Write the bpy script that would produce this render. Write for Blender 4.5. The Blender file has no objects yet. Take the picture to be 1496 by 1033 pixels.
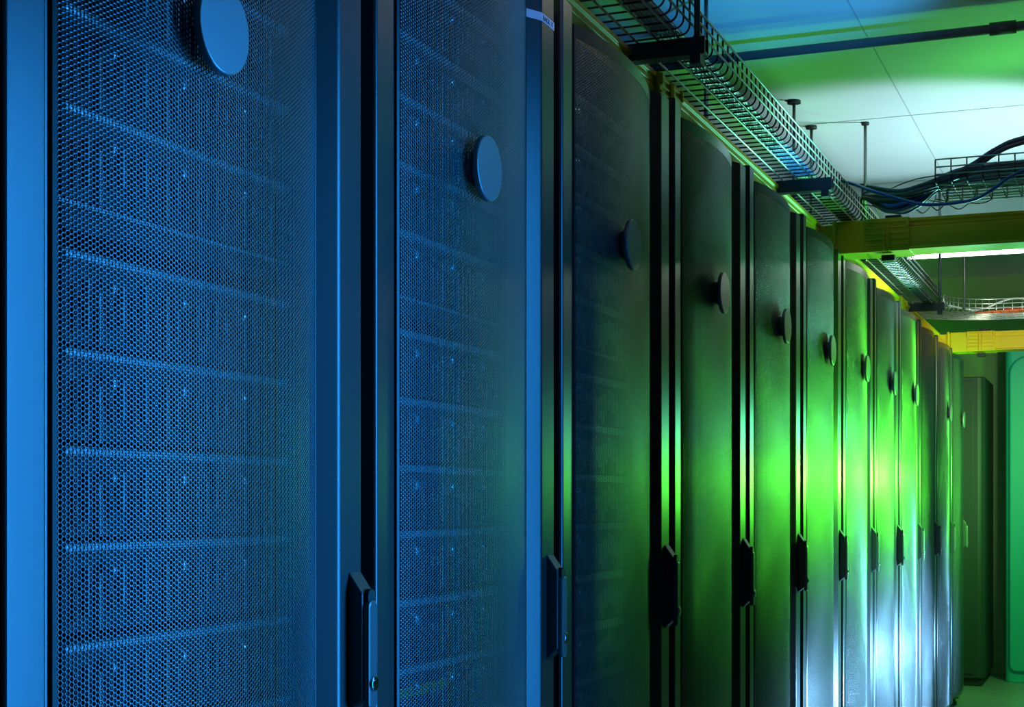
import bpy, math, random
import numpy as np
from mathutils import Vector, Matrix
random.seed(7)
R = math.radians
sc = bpy.context.scene
col = sc.collection

# ------------------------------------------------------------------ room measures (metres)
FPX = 2250.0                       # focal length in pixels of the 1496 x 1033 frame
TH = math.atan((1645 - 748) / FPX)  # camera turned this far from the row direction (+Y)
CZ = 1.30                          # camera height
XF = -1.0175                       # front plane of the rack row
PITCH = 0.8                        # rack pitch
Y0 = 1.284                         # left edge of the first mesh door
CEIL = CZ + 1.77
NR = 12
YB = 12.4                          # back wall

# ------------------------------------------------------------------ helpers
def tag(o, label=None, cat=None, group=None, kind=None):
    if label: o['label'] = label
    if cat: o['category'] = cat
    if group: o['group'] = group
    if kind: o['kind'] = kind
    return o

def empty(name, loc=(0, 0, 0), label=None, cat=None, group=None):
    o = bpy.data.objects.new(name, None)
    o.empty_display_size = 0.05
    o.location = loc
    col.objects.link(o)
    tag(o, label, cat, group)
    return o

class MB:
    """collects shapes and links them as one mesh object"""
    def __init__(s): s.v = []; s.f = []; s.sm = []
    def add(s, vs, fs, smooth=False):
        n = len(s.v)
        s.v += [tuple(p) for p in vs]
        s.f += [tuple(i + n for i in f) for f in fs]
        s.sm += [smooth] * len(fs)
        return s
    def box(s, x0, x1, y0, y1, z0, z1):
        vs = [(x, y, z) for x in (x0, x1) for y in (y0, y1) for z in (z0, z1)]
        return s.add(vs, [(0, 1, 3, 2), (4, 6, 7, 5), (0, 4, 5, 1), (2, 3, 7, 6), (0, 2, 6, 4), (1, 5, 7, 3)])
    def prism(s, poly, a, b, axis='z', smooth=False):
        """poly in the two other axes (x,y for z; y,z for x; x,z for y), swept from a to b"""
        def P(u, w, t):
            return {'z': (u, w, t), 'x': (t, u, w), 'y': (u, t, w)}[axis]
        n = len(poly)
        vs = [P(u, w, a) for u, w in poly] + [P(u, w, b) for u, w in poly]
        s.add(vs, [tuple(reversed(range(n))), tuple(range(n, 2 * n))])
        m = len(s.v) - 2 * n
        for i in range(n):
            j = (i + 1) % n
            s.f.append((m + i, m + j, m + n + j, m + n + i)); s.sm.append(smooth)
        return s
    def tube(s, pts, r, n=6, cap=True):
        pts = [Vector(p) for p in pts]
        T = []
        for i in range(len(pts)):
            a = pts[max(i - 1, 0)]; b = pts[min(i + 1, len(pts) - 1)]
            T.append((b - a).normalized())
        up = Vector((0, 0, 1)) if abs(T[0].z) < .9 else Vector((1, 0, 0))
        nrm = T[0].cross(up).normalized()
        vs = []
        for i, p in enumerate(pts):
            nrm = (nrm - T[i] * nrm.dot(T[i])).normalized()
            bn = T[i].cross(nrm)
            for k in range(n):
                a = 2 * math.pi * k / n
                vs.append(p + (nrm * math.cos(a) + bn * math.sin(a)) * r)
        fs = []
        for i in range(len(pts) - 1):
            for k in range(n):
                k2 = (k + 1) % n
                fs.append((i * n + k, i * n + k2, (i + 1) * n + k2, (i + 1) * n + k))
        s.add(vs, fs, True)
        if cap:
            m = len(s.v) - len(vs)
            s.f.append(tuple(m + k for k in reversed(range(n)))); s.sm.append(False)
            s.f.append(tuple(m + (len(pts) - 1) * n + k for k in range(n))); s.sm.append(False)
        return s
    def disc(s, c, r, x0, x1, n=40, bev=0.0):
        """round plate with its axis along x"""
        cx, cy, cz = 0, c[0], c[1]
        rings = [(x0, r)]
        if bev:
            rings += [(x1 - bev, r), (x1 - bev * .3, r - bev * .3), (x1, r - bev)]
        else:
            rings += [(x1, r)]
        vs = []
        for x, rr in rings:
            for k in range(n):
                a = 2 * math.pi * k / n
                vs.append((x, cy + rr * math.cos(a), cz + rr * math.sin(a)))
        fs = []
        for i in range(len(rings) - 1):
            for k in range(n):
                k2 = (k + 1) % n
                fs.append((i * n + k, i * n + k2, (i + 1) * n + k2, (i + 1) * n + k))
        s.add(vs, fs, True)
        m = len(s.v) - len(vs)
        s.f.append(tuple(m + k for k in reversed(range(n)))); s.sm.append(False)
        s.f.append(tuple(m + (len(rings) - 1) * n + k for k in range(n))); s.sm.append(False)
        return s
    def build(s, name, mat, parent=None, bevel=0.0, seg=2):
        me = bpy.data.meshes.new(name)
        me.from_pydata(s.v, [], s.f)
        me.polygons.foreach_set('use_smooth', s.sm)
        me.materials.append(mat)
        me.update()
        o = bpy.data.objects.new(name, me)
        col.objects.link(o)
        if parent: o.parent = parent
        if bevel:
            b = o.modifiers.new('bevel', 'BEVEL'); b.width = bevel; b.segments = seg; b.limit_method = 'ANGLE'; b.angle_limit = R(35)
        return o

def round_poly(poly, radii, n=5):
    """round chosen corners of a polygon with arcs"""
    out = []
    N = len(poly)
    for i, p in enumerate(poly):
        r = radii.get(i, 0)
        if not r: out.append(p); continue
        P = Vector(p); A = Vector(poly[i - 1]) - P; B = Vector(poly[(i + 1) % N]) - P
        A.normalize(); B.normalize()
        ang = A.angle(B)
        d = r / math.tan(ang / 2)
        bis = (A + B).normalized(); c = P + bis * (r / math.sin(ang / 2))
        a0 = P + A * d - c; a1 = P + B * d - c
        t0 = math.atan2(a0.y, a0.x); t1 = math.atan2(a1.y, a1.x)
        dt = (t1 - t0 + math.pi) % (2 * math.pi) - math.pi
        for k in range(n + 1):
            t = t0 + dt * k / n
            out.append((c.x + r * math.cos(t), c.y + r * math.sin(t)))
    return out

def spline(pts, n=8):
    """smooth Catmull-Rom path through points"""
    P = [Vector(p) for p in pts]
    P = [P[0] * 2 - P[1]] + P + [P[-1] * 2 - P[-2]]
    out = []
    for i in range(1, len(P) - 2):
        a, b, c, d = P[i - 1], P[i], P[i + 1], P[i + 2]
        for k in range(n):
            t = k / n
            out.append(0.5 * (2 * b + (c - a) * t + (2 * a - 5 * b + 4 * c - d) * t * t + (3 * b - a - 3 * c + d) * t ** 3))
    out.append(P[-2])
    return out

def children(o): return [c for c in list(bpy.data.objects) if c.parent == o]
def copy_tree(o, parent=None, kids=None):
    c = o.copy(); col.objects.link(c)
    if parent: c.parent = parent
    for ch in kids[o.name] if kids and o.name in kids else []:
        copy_tree(ch, c, kids)
    return c
def kid_table(o, t=None):
    t = {} if t is None else t
    t[o.name] = children(o)
    for c in t[o.name]: kid_table(c, t)
    return t

# ------------------------------------------------------------------ materials
def mat(name, base, rough=.5, metal=0.0, spec=.5, noise=None, bump=None, coat=0.0):
    m = bpy.data.materials.new(name); m.use_nodes = True
    nt = m.node_tree; b = nt.nodes['Principled BSDF']
    b.inputs['Base Color'].default_value = (*base, 1)
    b.inputs['Roughness'].default_value = rough
    b.inputs['Metallic'].default_value = metal
    b.inputs['Specular IOR Level'].default_value = spec
    b.inputs['Coat Weight'].default_value = coat
    if noise or bump:
        tc = nt.nodes.new('ShaderNodeTexCoord')
    if noise:
        sca, amt = noise
        n = nt.nodes.new('ShaderNodeTexNoise'); n.inputs['Scale'].default_value = sca; n.inputs['Detail'].default_value = 4
        r = nt.nodes.new('ShaderNodeMapRange'); r.inputs['To Min'].default_value = 1 - amt; r.inputs['To Max'].default_value = 1 + amt
        mx = nt.nodes.new('ShaderNodeMix'); mx.data_type = 'RGBA'; mx.blend_type = 'MULTIPLY'; mx.inputs[0].default_value = 1
        nt.links.new(tc.outputs['Object'], n.inputs['Vector'])
        nt.links.new(n.outputs['Fac'], r.inputs['Value'])
        mx.inputs[6].default_value = (*base, 1)
        nt.links.new(r.outputs['Result'], mx.inputs[7])
        nt.links.new(mx.outputs[2], b.inputs['Base Color'])
    if bump:
        sca, st = bump
        n2 = nt.nodes.new('ShaderNodeTexNoise'); n2.inputs['Scale'].default_value = sca; n2.inputs['Detail'].default_value = 3
        bp = nt.nodes.new('ShaderNodeBump'); bp.inputs['Strength'].default_value = st; bp.inputs['Distance'].default_value = .001
        nt.links.new(tc.outputs['Object'], n2.inputs['Vector'])
        nt.links.new(n2.outputs['Fac'], bp.inputs['Height'])
        nt.links.new(bp.outputs['Normal'], b.inputs['Normal'])
    return m
def emis(name, colr, st):
    m = bpy.data.materials.new(name); m.use_nodes = True
    nt = m.node_tree; nt.nodes.clear()
    e = nt.nodes.new('ShaderNodeEmission'); e.inputs[0].default_value = (*colr, 1); e.inputs[1].default_value = st
    o = nt.nodes.new('ShaderNodeOutputMaterial'); nt.links.new(e.outputs[0], o.inputs[0])
    return m

M = {}
M['paint'] = mat('powder_coated_steel', (.115, .117, .12), .31, .7, .5, bump=(900, .12))
M['mesh'] = mat('perforated_steel', (.135, .137, .14), .28, .8, .5)
M['body'] = mat('cabinet_steel', (.03, .03, .032), .6)
M['handle'] = mat('handle_zinc', (.12, .12, .125), .35, .5)
M['lever'] = mat('lever_zinc', (.22, .22, .22), .32, .4)
M['chrome'] = mat('chrome', (.8, .8, .8), .12, 1)
M['badge'] = mat('badge_grey', (.30, .30, .31), .33, .4)
M['label'] = mat('label_paper', (.92, .82, .92), .6)
M['ink'] = mat('label_ink', (.01, .01, .012), .6)
M['server'] = mat('server_front', (.05, .05, .055), .4, .2)
M['ledge'] = mat('server_ledge', (.92, .92, .93), .28, .45)
M['knob'] = mat('nickel', (.95, .95, .95), .27, .7)
M['fins'] = mat('drive_fins', (.70, .71, .72), .35, .3)
M['tagyellow'] = mat('yellow_tag', (.8, .5, .05), .5)
M['yellow'] = mat('yellow_plastic', (.84, .56, .008), .48, 0, .4, noise=(3, .08))
M['wire'] = mat('zinc_wire', (.62, .63, .64), .28, .85)
M['steel'] = mat('strut_steel', (.05, .052, .055), .42, .5)
M['rod'] = mat('zinc_rod', (.22, .23, .23), .35, .7)
M['black'] = mat('black_plastic', (.02, .02, .02), .45)
M['cab_dark'] = mat('dark_cable', (.09, .11, .14), .35)
M['cab_grey'] = mat('grey_cable', (.62, .64, .68), .25)
M['cab_blue'] = mat('blue_cable', (.02, .10, .42), .35)
M['cab_brown'] = mat('brown_cable', (.22, .05, .02), .4)
M['cab_orange'] = mat('orange_cable', (.75, .14, .03), .4)
M['cab_green'] = mat('pale_cable', (.35, .45, .25), .4)
M['ceil'] = mat('painted_concrete', (.72, .72, .71), .7, noise=(1.3, .10), bump=(60, .25))
M['wall'] = mat('painted_wall', (.24, .42, .17), .75, noise=(2, .08), bump=(80, .2))
M['wallside'] = mat('painted_side_wall', (.035, .035, .035), .8)
M['pipe'] = mat('pipe_paint', (.10, .11, .11), .5)
M['seam'] = mat('seam_filler', (.45, .45, .45), .8)
M['farcab'] = mat('far_cabinet_paint', (.05, .055, .055), .45)
M['pale'] = mat('pale_cabinet_paint', (.04, .60, .52), .4, noise=(4, .04))  # teal of the light falling on the pale cabinet is put into this colour
M['tube'] = emis('tube_glow', (.85, 1.0, .85), 9)
M['housing'] = mat('lamp_housing', (.6, .6, .6), .4)

# raised floor: 600 mm tiles
fm = mat('floor_tiles', (.42, .43, .42), .35)
nt = fm.node_tree; b = nt.nodes['Principled BSDF']
tc = nt.nodes.new('ShaderNodeTexCoord'); br = nt.nodes.new('ShaderNodeTexBrick')
br.offset = 0; br.inputs['Scale'].default_value = 1; br.inputs['Brick Width'].default_value = .6; br.inputs['Row Height'].default_value = .6
br.inputs['Mortar Size'].default_value = .003
br.inputs['Color1'].default_value = (.42, .43, .42, 1); br.inputs['Color2'].default_value = (.40, .41, .40, 1); br.inputs['Mortar'].default_value = (.08, .08, .08, 1)
nt.links.new(tc.outputs['Object'], br.inputs['Vector']); nt.links.new(br.outputs['Color'], b.inputs['Base Color'])
M['floor'] = fm

# ------------------------------------------------------------------ the room
def struct(o): o['kind'] = 'structure'; return o
XL, XR, YN = -2.7, 2.6, -2.2
struct(MB().box(XL, XR, YN, YB, -.1, 0).build('floor', M['floor']))
struct(MB().box(XL, XR, YN, YB, CEIL, CEIL + .15).build('ceiling', M['ceil']))
struct(MB().box(XL - .15, XR + .15, YB, YB + .15, -.1, CEIL + .15).build('wall_back', M['wall']))
struct(MB().box(XL - .15, XL, YN, YB, -.1, CEIL + .15).build('wall_left', M['wallside']))
struct(MB().box(XR, XR + .15, YN, YB, -.1, CEIL + .15).build('wall_right', M['wallside']))
struct(MB().box(XL - .15, XR + .15, YN - .15, YN, -.1, CEIL + .15).build('wall_front', M['wallside']))
# downstand beam that carries the tube light, and the joints of the ceiling slabs
struct(MB().box(XL, XR, 8.62, 8.92, CZ + 1.42, CEIL).build('trim_1', M['ceil'], bevel=.006))
struct(MB().box(-.909, -.904, YN, 8.62, CEIL - .002, CEIL).build('trim_2', M['seam']))
struct(MB().box(XL, XR, 7.16, 7.166, CEIL - .002, CEIL).build('trim_3', M['seam']))

# ------------------------------------------------------------------ racks
PT = CZ + .957      # top of the mesh door
ST = CZ + .972      # top of the lock stile
OT = CZ + .988      # top of the hinge post
PB = .075

def arc_frame():
    A = Vector((-.001, .003)); B = Vector((-.0175, .584)); sag = .036
    ch = (B - A).length; r = (ch * ch / 4 + sag * sag) / (2 * sag)
    mid = (A + B) / 2; t = (B - A).normalized(); n = Vector((t.y, -t.x))
    c = mid - n * (r - sag)
    half = math.asin(ch / 2 / r)
    return c, r, t, n, half
AC, AR, AT, AN, AH = arc_frame()
S_LEN = 2 * AH * AR
def arc(s, off=0.0):
    """s in metres along the curved door (arrays allowed) -> x, y"""
    a = s / AR - AH
    ca, sa = np.cos(a), np.sin(a)
    rr = AR + off
    return AC.x + rr * (AN.x * ca + AT.x * sa), AC.y + rr * (AN.y * ca + AT.y * sa)

def mesh_door():
    p = .0058; dx = p * math.sqrt(3) / 2; hr = .00238; thick = .0012
    m0, mt = .005, .024
    ncol = int((S_LEN - 2 * m0) / dx); nrow = int((PT - PB - 2 * mt) / p)
    s0 = (S_LEN - (ncol - 1) * dx) / 2; z0 = PB + mt + p / 2
    I, J = np.meshgrid(np.arange(ncol), np.arange(nrow), indexing='ij')
    cs = (s0 + I * dx).ravel(); cz = (z0 + J * p + (I % 2) * p / 2).ravel()
    k = np.arange(6) * math.pi / 3
    ro = p / math.sqrt(3)
    V = []
    for rr, off in ((ro, 0), (hr, 0), (hr, -thick)):
        ss = cs[:, None] + rr * np.cos(k)[None]; zz = cz[:, None] + rr * np.sin(k)[None]
        x, y = arc(ss, off)
        V.append(np.stack([x, y, zz], -1))
    V = np.stack(V, 1)                       # cells, 3 rings, 6, 3
    n = len(cs)
    base = (np.arange(n) * 18)[:, None]
    F = []
    for ring in (0, 1):
        for q in range(6):
            q2 = (q + 1) % 6
            F.append(base + np.array([[ring * 6 + q, ring * 6 + q2, ring * 6 + 6 + q2, ring * 6 + 6 + q]]))
    F = np.stack(F, 1).reshape(-1, 4)
    V = V.reshape(-1, 3)
    # plain borders and edges
    bv, bf = [], []
    def band(sa, sb, ns, za, zb, oa=.0003, ob=.0003):
        st = len(bv)
        for i in range(ns + 1):
            s = sa + (sb - sa) * i / ns
            x, y = arc(np.array(s), oa); x2, y2 = arc(np.array(s), ob)
            bv.append((float(x), float(y), za)); bv.append((float(x2), float(y2), zb))
        for i in range(ns): bf.append((st + 2 * i, st + 2 * i + 2, st + 2 * i + 3, st + 2 * i + 1))
    zt_ = z0 + nrow * p - p * .3; zb_ = PB + mt + p * .1
    band(0, S_LEN, 48, zt_, PT); band(0, S_LEN, 48, PB, zb_)
    band(0, S_LEN, 48, PT, PT, .0003, -.02); band(0, S_LEN, 48, PB, PB, -.02, .0003)
    for se in (0, S_LEN):
        st = len(bv)
        for off_, z_ in ((.0003, PB), (.0003, PT), (-.03, PT), (-.03, PB)):
            x, y = arc(np.array(float(se)), off_); bv.append((float(x), float(y), z_))
        bf.append((st, st + 1, st + 2, st + 3))
    band(0, m0 + dx * .2, 2, PB, PT); band(S_LEN - m0 - dx * .2, S_LEN, 2, PB, PT)
    off = len(V)
    V = np.concatenate([V, np.array(bv)]); F = np.concatenate([F, np.array(bf) + off])
    me = bpy.data.meshes.new('door')
    me.vertices.add(len(V)); me.vertices.foreach_set('co', V.astype(np.float32).ravel())
    me.loops.add(F.size); me.loops.foreach_set('vertex_index', F.astype(np.int32).ravel())
    me.polygons.add(len(F)); me.polygons.foreach_set('loop_start', (np.arange(len(F)) * 4).astype(np.int32))
    me.polygons.foreach_set('loop_total', np.full(len(F), 4, np.int32))
    me.update(calc_edges=True)
    me.materials.append(M['mesh'])
    return me

RX, GROUP = XF, 'server racks standing in one row'
rack = empty('server_rack', (RX, Y0, 0), None, 'server rack', GROUP)
D = 1.0
g = MB()
g.box(-D, -.075, -.056, -.046, .05, ST - .01); g.box(-D, -.075, .728, .738, .05, ST - .01)
g.box(-D, -.03, -.046, .728, ST - .03, ST - .016); g.box(-D, -.075, -.046, .728, .05, .07)
g.box(-D, -D + .01, -.046, .728, .07, ST - .03)
g.box(-.09, -.075, .690, .728, .07, ST - .03)
g.box(-.15, -.12, -.046, .06, .07, ST - .03); g.box(-.15, -.12, .565, .690, .07, ST - .03)
g.build('cabinet_body', M['body'], rack)
MB().box(-D + .03, -.05, -.05, .73, 0, .05).build('plinth', M['body'], rack)
poly = [(-.075, -.075), (.0025, -.075), (-.0005, -.010), (-.0045, -.004), (-.0045, .002), (-.075, .002)]
poly = round_poly(poly, {1: .008, 2: .004}, 6)
MB().prism(poly, .05, OT, 'z').build('hinge_post', M['paint'], rack, bevel=.0012)
door = bpy.data.objects.new('door', mesh_door()); col.objects.link(door); door.parent = rack
poly = [(-.058, .584), (-.0185, .584), (0, .6185), (0, .6855), (-.058, .6855)]
poly = round_poly(poly, {1: .002, 2: .018, 3: .003}, 7)
MB().prism(poly, PB - .02, ST, 'z').build('lock_stile', M['paint'], door, bevel=.0012)
# round badge on its stub
bs = .25; bx, by = arc(np.array(bs)); bx, by = float(bx), float(by); BZ = CZ + .553
bd = MB(); bd.disc((by, BZ), .0535, bx + .012, bx + .021, 56, .0025); bd.disc((by, BZ), .030, bx - .001, bx + .012, 24)
badge = bd.build('badge', M['badge'], door)
# swing handle
zt, zb = CZ - .094, CZ - .292
hp = MB().prism([(0, zt), (.021, zt - .030), (.021, zb + .020), (0, zb)], .647, .683, 'y')
handle = hp.build('handle', M['handle'], rack, bevel=.002)
lv = round_poly([(.651, zt - .040), (.679, zt - .040), (.679, zb + .004), (.651, zb + .004)], {0: .012, 1: .012, 2: .009, 3: .009}, 6)
MB().prism(lv, .019, .030, 'x').build('lever', M['lever'], handle, bevel=.0035)
nb = MB().disc((.665, zt - .036), .0115, .0185, .0275, 24, .001)
nb.build('notch_shade', M['black'], handle)  # black disc put in for the shade of the notch above the lever
lk = MB().disc((.665, CZ - .252), .0108, .029, .0335, 24, .0012); lk.disc((.665, CZ - .252), .006, .0335, .0345, 16)
lk.build('lock_cylinder', M['chrome'], handle)
kids = kid_table(rack)

ORD = ['first', 'second', 'third', 'fourth', 'fifth', 'sixth', 'seventh', 'eighth', 'ninth', 'tenth', 'eleventh', 'twelfth']
EXTRA = {0: 'black mesh-door server rack nearest the camera, its round badge cut by the top edge',
         1: 'black server rack with the white RACK 17 label strip near its top',
         2: 'black mesh-door server rack standing just past the rack labelled RACK 17',
         9: 'far black server rack whose mesh door carries no round badge',
         11: 'last black server rack at the far end of the row'}
racks = []
for k in range(NR):
    r_ = rack if k == 0 else copy_tree(rack, None, kids)
    r_.location = (RX, Y0 + PITCH * k, 0)
    r_['label'] = EXTRA.get(k, 'black server rack with curved mesh door, %s in the row from the camera' % ORD[k])
    if k == 9:
        dd = [c for c in children(r_) if c.name.startswith('door')][0]
        for c in children(dd):
            if c.name.startswith('badge'): bpy.data.objects.remove(c)
    racks.append(r_)

# paper label wrapped round the stile of the second rack, with its lettering
zl0, zl1 = CZ + .908, CZ + .9235
q = [(-.018, .5845), (0, .6185), (0, .6850)]
qo = round_poly([(-.0178, .5835), (.0008, .6183), (.0008, .6852), (-.004, .6852), (-.02, .60), (-.022, .586)], {1: .018}, 7)
lab = MB().prism(qo, zl0, zl1, 'z').build('label_strip', M['label'], racks[1])
lab['label'] = 'white paper label strip'
cu = bpy.data.curves.new('lettering', 'FONT'); cu.body = 'RACK 17'; cu.size = .0135; cu.extrude = .0002; cu.align_x = 'LEFT'; cu.space_character = 1.05
to = bpy.data.objects.new('lettering_source', cu); col.objects.link(to)
dg = bpy.context.evaluated_depsgraph_get(); tme = bpy.data.meshes.new_from_object(to.evaluated_get(dg))
bpy.data.objects.remove(to)
tme.materials.clear(); tme.materials.append(M['ink'])
tx = bpy.data.objects.new('lettering', tme); col.objects.link(tx); tx.parent = lab
tx.matrix_local = Matrix.Translation((.0012, .6225, zl0 + .003)) @ Matrix(((0, 0, 1, 0), (1, 0, 0, 0), (0, 1, 0, 0), (0, 0, 0, 1)))

# ------------------------------------------------------------------ servers behind the first three doors
EX = -.0565            # front plane of the equipment, in rack coordinates
SY0, SY1 = .0715, .554
srv = empty('server_chassis', (0, 0, 0), None, 'server')
HS = .100
MB().box(-.62, EX, SY0 + .02, SY1 - .02, -HS, -.012).build('chassis', M['server'], srv)
MB().box(EX - .02, EX + .016, SY0, SY1, -.0125, 0).build('ledge', M['ledge'], srv, bevel=.0045, seg=4)
fn = MB()
rs = random.Random(3)
nd = 20
for i in range(nd):
    y = SY0 + .024 + (SY1 - SY0 - .048) * (i + .5) / nd
    h = rs.choice((.045, .055, .06, .066))
    z1 = -.022 - rs.choice((0, .006, .012))
    fn.box(EX - .002, EX + .006, y - .0012, y + .0012, z1 - h, z1)
    if i % 5: fn.box(EX - .002, EX + .009, y - .0065, y - .0028, -.058, -.046)
fn.build('drive_fronts', M['fins'], srv)
for y in (.163, .302, .438):
    m = MB().disc((y, -.034), .0105, EX - .002, EX + .008, 20)
    vs = []; fs = []
    for i in range(7):
        a = math.pi / 2 * i / 6
        for k in range(20):
            b = 2 * math.pi * k / 20
            vs.append((EX + .008 + .009 * math.sin(a), y + .0105 * math.cos(a) * math.cos(b), -.034 + .0105 * math.cos(a) * math.sin(b)))
    for i in range(6):
        for k in range(20):
            fs.append((i * 20 + k, i * 20 + (k + 1) % 20, (i + 1) * 20 + (k + 1) % 20, (i + 1) * 20 + k))
    m.add(vs, fs, True)
    m.build('thumbscrew', M['knob'], srv)
skids = kid_table(srv)
offs = [.8575, .7505, .6505, .5435, .4367, .2784, .1716, .0648, -.0405, -.150, -.258, -.366]
first = True
for k in range(3):
    offk = offs[2:-1] if k == 0 else offs
    for i, h in enumerate(offk):
        s_ = srv if first else copy_tree(srv, None, skids)
        first = False
        s_.location = (RX, Y0 + PITCH * k, CZ + h)
        s_['group'] = 'servers stacked behind the mesh door of the %s rack' % ORD[k]
        s_['label'] = 'dark server chassis with a pale ledge, %s from the top inside the %s rack' % (ORD[i], ORD[k])
        if k == 1 and h == -.258:
            t_ = MB().box(EX + .001, EX + .008, .075, .30, -.050, -.034).build('tag_strip', M['tagyellow'], s_)
            t_['label'] = 'yellow strip'
for k in range(3):
    bl = MB().box(-.3, EX, SY0 + .02, SY1 - .02, CZ + .3015, CZ + .3266)
    o = bl.build('blanking_panel', M['server'])
    MB().box(EX - .01, EX + .010, SY0, SY1, CZ + .3268, CZ + .3315).build('lip', M['fins'], o); o.location = (RX, Y0 + PITCH * k, 0)
    tag(o, 'thin grey blanking panel between the %s servers of the %s rack' % ('third and fourth' if k == 0 else 'fifth and sixth', ORD[k]), 'panel', 'blanking panels in the racks')

# ------------------------------------------------------------------ yellow cable ducts
def duct_profile(u0, w, zb_, zt_, sgn=1):
    """U channel section; visible wall at u0, channel goes to u0+w*sgn"""
    a = [(0, zb_ + .010), (-.006, zb_ + .006), (-.006, zb_), (w + .006, zb_), (w + .006, zb_ + .006), (w, zb_ + .010), (w, zt_ - .016), (w + .006, zt_ - .012), (w + .006, zt_),
         (w - .006, zt_), (w - .006, zb_ + .014), (.006, zb_ + .014), (.006, zt_), (-.006, zt_), (-.006, zt_ - .012), (0, zt_ - .016),
         (0, zt_ - .028), (.003, zt_ - .031), (0, zt_ - .034)]
    return [(u0 + sgn * u, z) for u, z in a]
DT = CZ + 1.087
def collar(m, lo, hi, u0, u1, z0, z1, axis, rib=True):
    """coupler sleeve round a duct, with ribs and latch blocks"""
    t = .012
    def bx(a, b, u, v, z, zz):
        if axis == 'y': m.box(u, v, a, b, z, zz)
        else: m.box(a, b, u, v, z, zz)
    bx(lo, hi, u0 - t, u0, z0 - t, z1 + .004); bx(lo, hi, u1, u1 + t, z0 - t, z1 + .004); bx(lo, hi, u0, u1, z0 - t, z0)
    n = 5
    for s in ((u0 - t - .004, u0 - t), (u1 + t, u1 + t + .004)):
        for i in range(n):
            z = z0 + (z1 - z0) * (i + .5) / n
            bx(lo + .006, hi - .006, s[0], s[1], z - .003, z + .003)
        c = (lo + hi) / 2
        bx(c - .012, c - .006, s[0] - .003, s[1] + .003, z0 - t, z1); bx(c + .006, c + .012, s[0] - .003, s[1] + .003, z0 - t, z1)
        bx(lo, lo + .012, s[0] - .004, s[1] + .004, z1 - .03, z1); bx(hi - .012, hi, s[0] - .004, s[1] + .004, z1 - .03, z1)

u0 = -1.10
rd = empty('cable_duct', (u0, 5, DT - .1), 'yellow plastic cable duct running along the tops of the racks', 'cable duct')
o = MB().prism(duct_profile(0, .15, -.007, .1, -1), -5.5, 5.12, 'y').build('channel', M['yellow'], rd, bevel=.0015)
for yc in (3.83, 8.30):
    m = MB(); collar(m, yc - 5 - .10, yc - 5 + .10, -.15, 0, -.012 + .02, .1, 'y'); m.build('coupler', M['yellow'], rd, bevel=.002)
CY = (5.975, 10.06)
for i, (yc, lab_) in enumerate(zip(CY, ('unlit yellow cable duct bridging the aisle above the nearer racks, under the wire tray',
                                       'bright yellow cable duct bridging the aisle at the far end of the row'))):
    cd = empty('cable_duct', (-.95, yc, DT - .117), lab_, 'cable duct')
    MB().prism(duct_profile(0, .15, 0, .117, 1), -.01, 3.4, 'x').build('channel', M['yellow'], cd, bevel=.0015)
    m = MB(); collar(m, .02, .19, 0, .15, .008, .117, 'x'); m.build('coupler', M['yellow'], cd, bevel=.002)
    # the tee that turns from the row duct into the aisle
    m = MB(); m.box(-.16, .02, -.005, .155, .012, .110); m.box(-.08, .03, -.010, .160, -.004, .119); m.box(-.10, -.085, -.013, .163, .03, .124)
    m.build('tee_fitting', M['yellow'], cd, bevel=.004)
    m = MB(); m.box(.08, .13, .02, .07, -.035, -.013); m.build('clamp', M['black'], cd, bevel=.003)
    m = MB(); m.box(.09, .15, .05, .13, .118, .143); m.build('clamp', M['black'], cd, bevel=.003)

# ------------------------------------------------------------------ wire basket trays
TB, TT = CZ + 1.107, CZ + 1.183
XA, XB = -.953, -1.345           # right (aisle) and left sides of the main tray
wr = .0026
def u_path(a, b, zb_, zt_, r=.022):
    """U-shaped wire from a to b (plan coordinate), returns (plan, z)"""
    s = 1 if b > a else -1
    out = [(a, zt_)]
    for i in range(6):
        t = math.pi / 2 * i / 5
        out.append((a + s * r * (1 - math.cos(t)), zb_ + r - r * math.sin(t)))
    for i in range(6):
        t = math.pi / 2 * i / 5
        out.append((b - s * r * (1 - math.sin(t)), zb_ + r - r * math.cos(t)))
    out.append((b, zt_))
    return out
def side_z(): return [TT, TT - .026, TT - .051]

tr = empty('wire_tray', (-1.15, 4.6, TB), 'long wire basket cable tray above the rack row, full of cables', 'cable tray')
inv = Vector((-1.15, 4.6, TB))
m = MB()
Ys, Ye = .6, 8.85
for x in (-.983, -1.033, -1.083, -1.133, -1.183, -1.233, -1.283, -1.318):
    m.tube([Vector((x, Ys, TB - wr)) - inv, Vector((x, Ye, TB - wr)) - inv], wr * 1.15, 6)
for x in (XA, XB):
    sx = .003 if x == XA else -.003
    for z in side_z():
        m.tube([Vector((x + sx, Ys, z)) - inv, Vector((x + sx, Ye, z)) - inv], wr * 1.1, 6)
m.build('lengthwise_wires', M['wire'], tr)
m = MB()
up = u_path(XA, XB, TB, TT)
n = int((Ye - Ys) / .0535)
for i in range(n + 1):
    y = Ys + .03 + i * .0535
    if y > Ye: break
    m.tube([Vector((x, y, z)) - inv for x, z in up], wr, 5)
m.build('crosswise_wires', M['steel'], tr)

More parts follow.
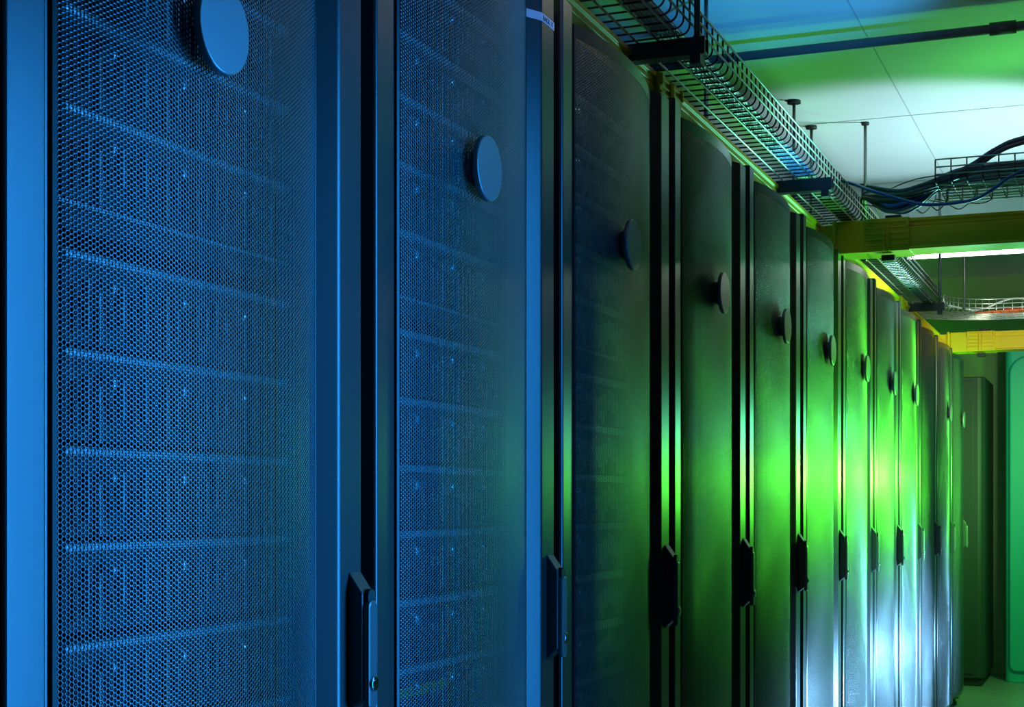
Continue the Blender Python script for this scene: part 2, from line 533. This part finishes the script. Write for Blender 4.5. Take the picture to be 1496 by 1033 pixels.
def cross_tray(x0, x1, ya, yb, label, bend=False):
    iv = Vector(((x0 + x1) / 2, (ya + yb) / 2, TB))
    t = empty('wire_tray', iv, label, 'cable tray')
    m = MB()
    def path(y, z, inner):
        if not bend: return [(x0, y, z), (x1, y, z)]
        # sweeps round from the main tray into the aisle
        rr = .30 if inner else .30 + (yb - ya)
        cx, cy = XA + .30, ya - .30
        rr = (y - cy)
        pts = []
        for i in range(13):
            a = math.pi - math.pi / 2 * i / 12
            pts.append((cx + rr * math.cos(a), cy + rr * math.sin(a), z))
        pts.append((x1, y, z))
        return pts
    ny = int(round((yb - ya) / .05))
    for i in range(1, ny):
        m.tube([Vector(p) - iv for p in path(ya + (yb - ya) * i / ny, TB - wr, 0)], wr, 6)
    for y in (ya - .003, yb + .003):
        for z in side_z():
            m.tube([Vector(p) - iv for p in path(y, z, 0)], wr, 6)
    m.build('lengthwise_wires', M['wire'], t)
    m = MB()
    up = u_path(ya, yb, TB, TT)
    if bend:
        cx, cy = XA + .30, ya - .30
        for i in range(13):
            a = math.pi - math.pi / 2 * i / 12
            m.tube([Vector((cx + (y - cy) * math.cos(a), cy + (y - cy) * math.sin(a), z)) - iv for y, z in up], wr, 5)
        x = cx + .05
    else: x = x0
    while x <= x1:
        m.tube([Vector((x, y, z)) - iv for y, z in up], wr, 5)
        x += .052
    m.build('crosswise_wires', M['wire'] if bend else M['steel'], t)
    return t
cross_tray(-.607, 1.0, 5.44, 5.84, 'wire basket tray bridging the aisle just ahead of the unlit yellow duct')
cross_tray(-.607, 1.0, 9.25, 9.62, 'curved wire basket tray turning from the long tray into the aisle, carrying orange cables', True)

# tray brackets with their hanger rods
def hanger(x, y, zlow, label, grp='threaded rods hanging from the ceiling', plate=.035):
    t = empty('hanger_rod', (x, y, CEIL), label, 'hanger rod', grp)
    MB().tube([(0, 0, 0), (0, 0, zlow - CEIL)], .0075, 8).build('rod', M['rod'], t)
    MB().tube([(0, 0, -.012), (0, 0, -.0005)], plate, 20).build('ceiling_plate', M['steel'], t)
BRK = (3.53, 5.20, 6.42, 8.62)
for i, y in enumerate(BRK):
    t = empty('tray_bracket', (-1.14, y, TB - .03), 'dark steel strut bracket under the long wire tray, %s from the camera' % ORD[i], 'tray bracket', 'strut brackets under the long tray')
    m = MB(); m.prism([(-.02, -.020), (.02, -.020), (.02, .021), (.012, .021), (.012, -.013), (-.012, -.013), (-.012, .021), (-.02, .021)], -.24, .225, 'x')
    m.build('strut', M['steel'], t, bevel=.001)
    MB().box(.19, .215, -.02, .02, -.042, -.0205).build('nut', M['steel'], t); MB().box(-.215, -.19, -.02, .02, -.042, -.0205).build('nut', M['steel'], t)
    if i in (0, 3):
        hanger(-1.14 + .202, y, TB - .06, 'thin steel rod from the ceiling to the aisle end of the %s tray bracket' % ORD[i])
    hanger(-1.14 - .21, y if i != 2 else 6.72, TB - .06, 'steel rod from the ceiling to the far end of the %s tray bracket' % ORD[i] if i != 2 else 'steel rod with round ceiling plate behind the long tray, nearest of three by bright patch', plate=.030)
hanger(-1.365, 7.2, TB + .05, 'short steel rod with a ceiling plate behind the long tray, past the third bracket', plate=.026)
hanger(-1.12, 7.22, TB + .02, 'slim rod standing clear against the bright ceiling patch, above the long tray', plate=.018)
hanger(-.86, 9.15, TB + .01, 'slim rod dropping from the ceiling to the curved tray at the far end', plate=.018)

# ------------------------------------------------------------------ cables
def cable(name, pts, r, mt, label, grp, n=6, cat='cable'):
    P = spline(pts, n)
    c = P[len(P) // 2].copy()
    m = MB().tube([p - c for p in P], r, 7)
    o = m.build(name, mt); o.location = c
    return tag(o, label, cat, grp)
rc = random.Random(11)
nl = 10
for layer in range(2):
    for i in range(nl):
        x = -.976 - .0062 * i - layer * .003
        z = TB + .0038 + layer * .0072
        pts = [(x + rc.uniform(-.0016, .0016), y, z + rc.uniform(0, .0015)) for y in np.linspace(.7, 8.7, 17)]
        mt = M['cab_grey'] if rc.random() < .75 else M['cab_blue']
        mt = M['cab_grey'] if layer == 0 else M['cab_dark']
        cable('data_cable', pts, .0029, mt, 'thin pale data cable lying lengthways in the long wire tray' if layer == 0 else 'dark data cable in the upper layer of the long wire tray',
              'pale cables in the bottom of the long tray' if layer == 0 else 'dark cables in the upper layer of the long tray', 3)
# blue bundle that leaves the long tray, sags and climbs into the aisle tray
for i in range(14):
    a = rc.uniform(-.022, .022); b_ = rc.uniform(-.020, .020); mt = M['cab_blue'] if i % 4 else M['cab_dark']
    pts = [(-1.00, 6.6, TB + .02), (-.965 + a * .3, 6.2 + a, TB + .055 + b_), (-.93, 5.98 + a, TT + .008 + b_ * .5), (-.86, 5.80 + a, CZ + 1.125 + b_), (-.77 + a, 5.68 + a, CZ + 1.072 + b_),
           (-.68, 5.64 + a, CZ + 1.090 + b_), (-.585, 5.62 + a, TB + .020 + b_ * .6 + .01), (-.3, 5.6 + a * 2, TB + .026 + abs(b_)), (.2, 5.62 + a * 3, TB + .018 + abs(b_)), (.95, 5.62 + a * 3, TB + .018 + abs(b_))]
    cable('data_cable', pts, .0042, mt, ('blue cable sagging from the long tray into the aisle tray' if i % 4 else 'dark cable within the blue bundle sagging into the aisle tray'),
          'cables sagging into the aisle tray' if i % 4 else 'dark cables of the sagging bundle')
for i in range(16):
    a = rc.uniform(-.14, .12); zz = TB + .012 + rc.uniform(0, .045)
    f_ = i / 15 * .03
    pts = [(-1.01, 6.5, TB + .02 + f_), (-.955, 6.08, TT + .004 + f_ * .4), (-.86, 5.80 + a * .3, CZ + 1.118 + f_), (-.76, 5.69 + a * .3, CZ + 1.092 + f_), (-.66, 5.65 + a * .4, CZ + 1.102 + f_), (-.56, 5.63 + a * .6, zz - .002)] + [(x, 5.63 + a + rc.uniform(-.01, .01), zz + rc.uniform(-.004, .006)) for x in (-.45, -.2, .1, .5, .95)]
    cable('data_cable', pts, .0055, M['cab_dark'], 'dark cable lying along the aisle tray', 'dark cables heaped in the aisle tray')
for i in range(2):
    dz = i * -.014
    pts = [(-.90, 5.86, TT + .012 + dz), (-.76, 5.66, CZ + 1.130 + dz), (-.66, 5.57, CZ + 1.128 + dz), (-.58, 5.53 + i * .02, CZ + 1.145 + dz), (-.50, 5.52 + i * .02, CZ + 1.170 + dz), (-.42, 5.51, CZ + 1.215 + dz), (-.34, 5.50, CZ + 1.243 + dz), (-.2, 5.5, CZ + 1.255 + dz), (.2, 5.5, CZ + 1.24 + dz), (.9, 5.52, CZ + 1.20)]
    cable('power_cable', pts, .0085, M['cab_dark'], 'upper of two thick dark cables arching up out of the aisle tray' if i == 0 else 'lower of two thick dark cables arching up out of the aisle tray', 'thick arching cables')
pts = [(-.98, 5.9, TT + .02), (-.91, 5.82, CZ + 1.165), (-.83, 5.78, CZ + 1.125), (-.74, 5.74, CZ + 1.085), (-.65, 5.71, CZ + 1.052), (-.56, 5.69, CZ + 1.044), (-.47, 5.68, CZ + 1.052), (-.40, 5.66, CZ + 1.085), (-.32, 5.64, CZ + 1.125), (-.1, 5.63, TB + .07), (.5, 5.63, TB + .06)]
pts = [(x, y - .28 if -.9 < x < -.2 else y - .14, z - .02 if -.9 < x < -.2 else z) for x, y, z in pts]
cable('power_cable', pts, .0058, M['cab_blue'], 'single blue cable hanging in a long loop before the unlit yellow duct', None)
for i, (xa, ya_, dip, wd) in enumerate(((-.80, 5.74, .035, .10), (-.72, 5.70, .06, .12), (-.66, 5.72, .05, .09), (-.60, 5.70, .055, .14), (-.53, 5.75, .03, .12))):
    pts = [(xa - .12, ya_ + .1, TB + .02), (xa - .06, ya_ + .05, CZ + 1.105), (xa, ya_, CZ + 1.098 - .3 * dip), (xa + wd * .35, ya_, CZ + 1.112 - dip), (xa + wd * .7, ya_ - .02, CZ + 1.09), (xa + wd, ya_ - .03, TB + .03), (xa + wd + .25, ya_ - .03, TB + .055)]
    cable('patch_lead', pts, .0022, M['cab_brown'] if i % 2 == 0 else M['cab_green'], ('thin brown lead looping beneath the aisle tray, %s brown one from the racks' if i % 2 == 0 else 'thin pale green lead looping beneath the aisle tray, %s green one from the racks') % ORD[i // 2], 'thin leads looping under the aisle tray')
for i in range(2):
    pts = [(-1.02, 7.3, TT + .01), (-.96, 6.6, TT + .035 - i * .008), (-.9, 6.1, TT + .012 - i * .02), (-.7, 5.72, TT - .002 - i * .028), (-.45, 5.66, TT - .012 - i * .02), (0, 5.65, TB + .06)]
    cable('patch_lead', pts, .0022, M['cab_dark'], 'thin dark lead stretched from the long tray to the aisle tray, %s one' % ('upper', 'lower')[i], 'stretched leads')
for i in range(8):
    a = rc.uniform(-.08, .08)
    pts = [(-.82, 9.38 + a, TB + .01)] + [(x, 9.43 + a + rc.uniform(-.01, .01), TB + .012 + i * .0035) for x in (-.6, -.3, .1, .5, .95)]
    cable('fibre_cable', pts, .0055, M['cab_orange'], 'orange cable lying in the curved far tray', 'orange cables in the far tray')
pts = [(-.93, 9.0, TB + .02), (-.80, 9.36, TB + .03), (-.70, 9.42, TB + .075), (-.61, 9.44, TB + .10), (-.52, 9.44, TB + .085), (-.45, 9.44, TB + .03), (-.1, 9.45, TB + .03)]
cable('patch_lead', pts, .006, M['cab_grey'], 'pale cable humped above the orange cables of the far tray', None)

# ------------------------------------------------------------------ ceiling services
t = empty('conduit_pipe', (0, 5.71, CZ + 1.69), 'dark conduit pipe crossing under the ceiling ahead of the bright patch', 'pipe')
MB().tube([(-2.5, 0, 0), (2.5, 0, 0)], .017, 14).build('pipe', M['pipe'], t)
MB().tube([(-.45, 0, 0), (-.36, 0, 0)], .023, 14).build('coupling', M['pipe'], t)
for x in (-1.9, 0.2, 1.6):
    m = MB(); m.box(x - .012, x + .012, -.020, .020, .010, .0785); m.build('pipe_clip', M['pipe'], t)
# tube light under the beam
tl = empty('fluorescent_light', (-.15, 8.72, CZ + 1.42), 'lit fluorescent tube fitting under the ceiling beam', 'lamp')
MB().box(-1.0, .75, -.04, .04, -.032, -.0005).build('housing', M['housing'], tl, bevel=.003)
MB().tube([(-.97, 0, -.046), (.72, 0, -.046)], .0165, 14).build('tube', M['tube'], tl)
for a, b in ((-.995, -.972), (.722, .745)): MB().box(a, b, -.018, .018, -.064, -.03).build('tube_holder', M['housing'], tl)

# ------------------------------------------------------------------ things at the far end
fc = empty('equipment_cabinet', (-.94, 11.47, 0), 'dark plain equipment cabinet standing by the back wall past the row', 'cabinet')
m = MB().prism(round_poly([(-.8, 0), (0, 0), (0, .80), (-.8, .80)], {1: .045}, 6), .06, CZ + .919, 'z'); m.build('cabinet_body', M['farcab'], fc, bevel=.006)
m = MB().box(-.78, -.075, -.012, 0, .09, CZ + .89); m.build('door', M['farcab'], fc, bevel=.003)
MB().box(-.79, -.02, .03, .78, 0, .06).build('plinth', M['body'], fc)
MB().disc((0, 0), .004, 0, .004, 10).build('screw', M['chrome'], fc).location = (.0005, .25, CZ + .84)
pc = empty('tall_cabinet', (-.825, 11.85, 0), 'tall pale cabinet lit teal green, with rounded edge right of the dark cabinet', 'cabinet')
m = MB().prism(round_poly([(0, 0), (.7, 0), (.7, .5), (0, .5)], {0: .05, 1: .05}, 8), 0, CZ + 1.16, 'z'); m.build('cabinet_body', M['pale'], pc, bevel=.006)
dp = round_poly([(.03, .08), (.67, .08), (.67, CZ + 1.09), (.03, CZ + 1.09)], {0: .05, 1: .05, 2: .13, 3: .13}, 8)
m = MB().prism(dp, -.03, .001, 'y'); m.build('door', M['pale'], pc, bevel=.018, seg=4)

# ------------------------------------------------------------------ light: lamps for torches moved through the aisle, plus added fills
def spot(name, loc, tgt, energy, colr, ang, blend, rad=.04):
    l = bpy.data.lights.new(name, 'SPOT'); l.energy = energy; l.color = colr; l.spot_size = R(ang); l.spot_blend = blend; l.shadow_soft_size = rad
    o = bpy.data.objects.new(name, l); o.location = loc
    o.rotation_euler = (Vector(tgt) - Vector(loc)).to_track_quat('-Z', 'Y').to_euler(); col.objects.link(o); return o
def point(name, loc, energy, colr, rad=.05):
    l = bpy.data.lights.new(name, 'POINT'); l.energy = energy; l.color = colr; l.shadow_soft_size = rad
    o = bpy.data.objects.new(name, l); o.location = loc; col.objects.link(o); return o
BLUE = (.02, .31, .98); GREEN = (.10, 1.0, .045); ICE = (.24, .60, 1.0); CYAN = (.50, 1.0, .95)
def area(name, loc, tgt, energy, colr, sx, sy):
    l = bpy.data.lights.new(name, 'AREA'); l.energy = energy; l.color = colr; l.shape = 'RECTANGLE'; l.size = sx; l.size_y = sy
    o = bpy.data.objects.new(name, l); o.location = loc
    o.rotation_euler = (Vector(tgt) - Vector(loc)).to_track_quat('-Z', 'Y').to_euler(); col.objects.link(o); return o
a_ = area('blue_torch', (.45, 2.75, 1.36), (-1.02, 1.50, 1.34), 25, BLUE, .45, 1.9); a_.data.spread = R(114)
spot('green_torch', (-.15, 6.6, 1.46), (-1.05, 6.2, 1.44), 120, GREEN, 110, .95, .06)
spot('green_lantern', (-.25, 8.4, 1.46), (-1.05, 7.9, 1.44), 380, GREEN, 110, .9, .06)
spot('green_backlight', (-.30, 9.7, 1.5), (-1.02, 10.0, 1.48), 130, (.12, 1.0, .10), 124, .8, .06)
spot('ice_torch', (-.20, 8.4, .50), (-1.02, 8.1, .50), 420, ICE, 104, .9, .08)
spot('ice_lantern', (-.10, 6.6, .45), (-1.02, 6.35, .45), 230, ICE, 104, .9, .08)
spot('ice_glow', (-.30, 9.7, .45), (-1.02, 9.6, .45), 80, ICE, 110, .9, .08)
spot('cyan_uplight', (-.34, 7.50, 1.75), (-.85, 7.54, CEIL), 125, (.56, .92, 1.0), 76, .4, .08)
spot('teal_torch', (-.34, 7.3, 1.7), (-1.0, 4.7, 2.42), 110, (.25, 1.0, .80), 25, .5, .05)  # added fill, aimed along the tray to brighten its wires
point('teal_fill', (-.34, 7.35, 1.65), 9, (.20, 1.0, .85), .08)  # added weak fill for tray wires, upper racks and tall cabinet
spot('green_uplight', (.25, 6.75, 1.5), (-.75, 6.0, CEIL), 55, GREEN, 46, .7, .08)
spot('green_sweep', (.5, 7.0, 1.3), (.0, 6.7, CEIL), 60, GREEN, 48, .7, .08)
spot('blue_uplight', (-.2, 4.3, 1.6), (-1.06, 5.28, CEIL), 190, (.03, .38, 1.0), 35, .8, .08)
spot('far_lamp', (-.1, 8.15, 2.0), (-.75, 10.4, 2.35), 85, (.88, 1.0, .70), 64, .9, .10)  # added fill for the far duct and back wall, beyond the tube's own light
spot('green_wash', (-.05, 9.9, 2.0), (-.55, 11.8, .6), 75, (.16, 1.0, .14), 115, .8, .08)  # added wash that brightens the far floor, wall and cabinets
spot('room_light', (-.25, 2.55, 2.9), (-1.09, 3.0, 2.40), 12, (.95, .86, .95), 46, 1.0, .10)  # added narrow fill on the row duct and the paper label
point('room_lamp', (-.5, 4.6, 2.95), 1.4, (1.0, .92, .7), .10)  # added wide fill for the rest of the row duct

w = bpy.data.worlds.new('World'); sc.world = w; w.use_nodes = True
w.node_tree.nodes['Background'].inputs[0].default_value = (.01, .03, .06, 1)
w.node_tree.nodes['Background'].inputs[1].default_value = .02

# ------------------------------------------------------------------ camera
cd_ = bpy.data.cameras.new('camera'); cam = bpy.data.objects.new('camera', cd_); col.objects.link(cam)
cam.location = (0, 0, CZ); cam.rotation_euler = (R(90), 0, TH)
cd_.sensor_width = 36; cd_.lens = FPX / 1496 * 36
cd_.shift_y = (738 - 516.5) / 1496
cd_.clip_start = .02
sc.camera = cam
sc.view_settings.view_transform = 'Standard'; sc.view_settings.look = 'None'; sc.view_settings.gamma = 1; sc.view_settings.exposure = 0
sc.view_settings.use_curve_mapping = False
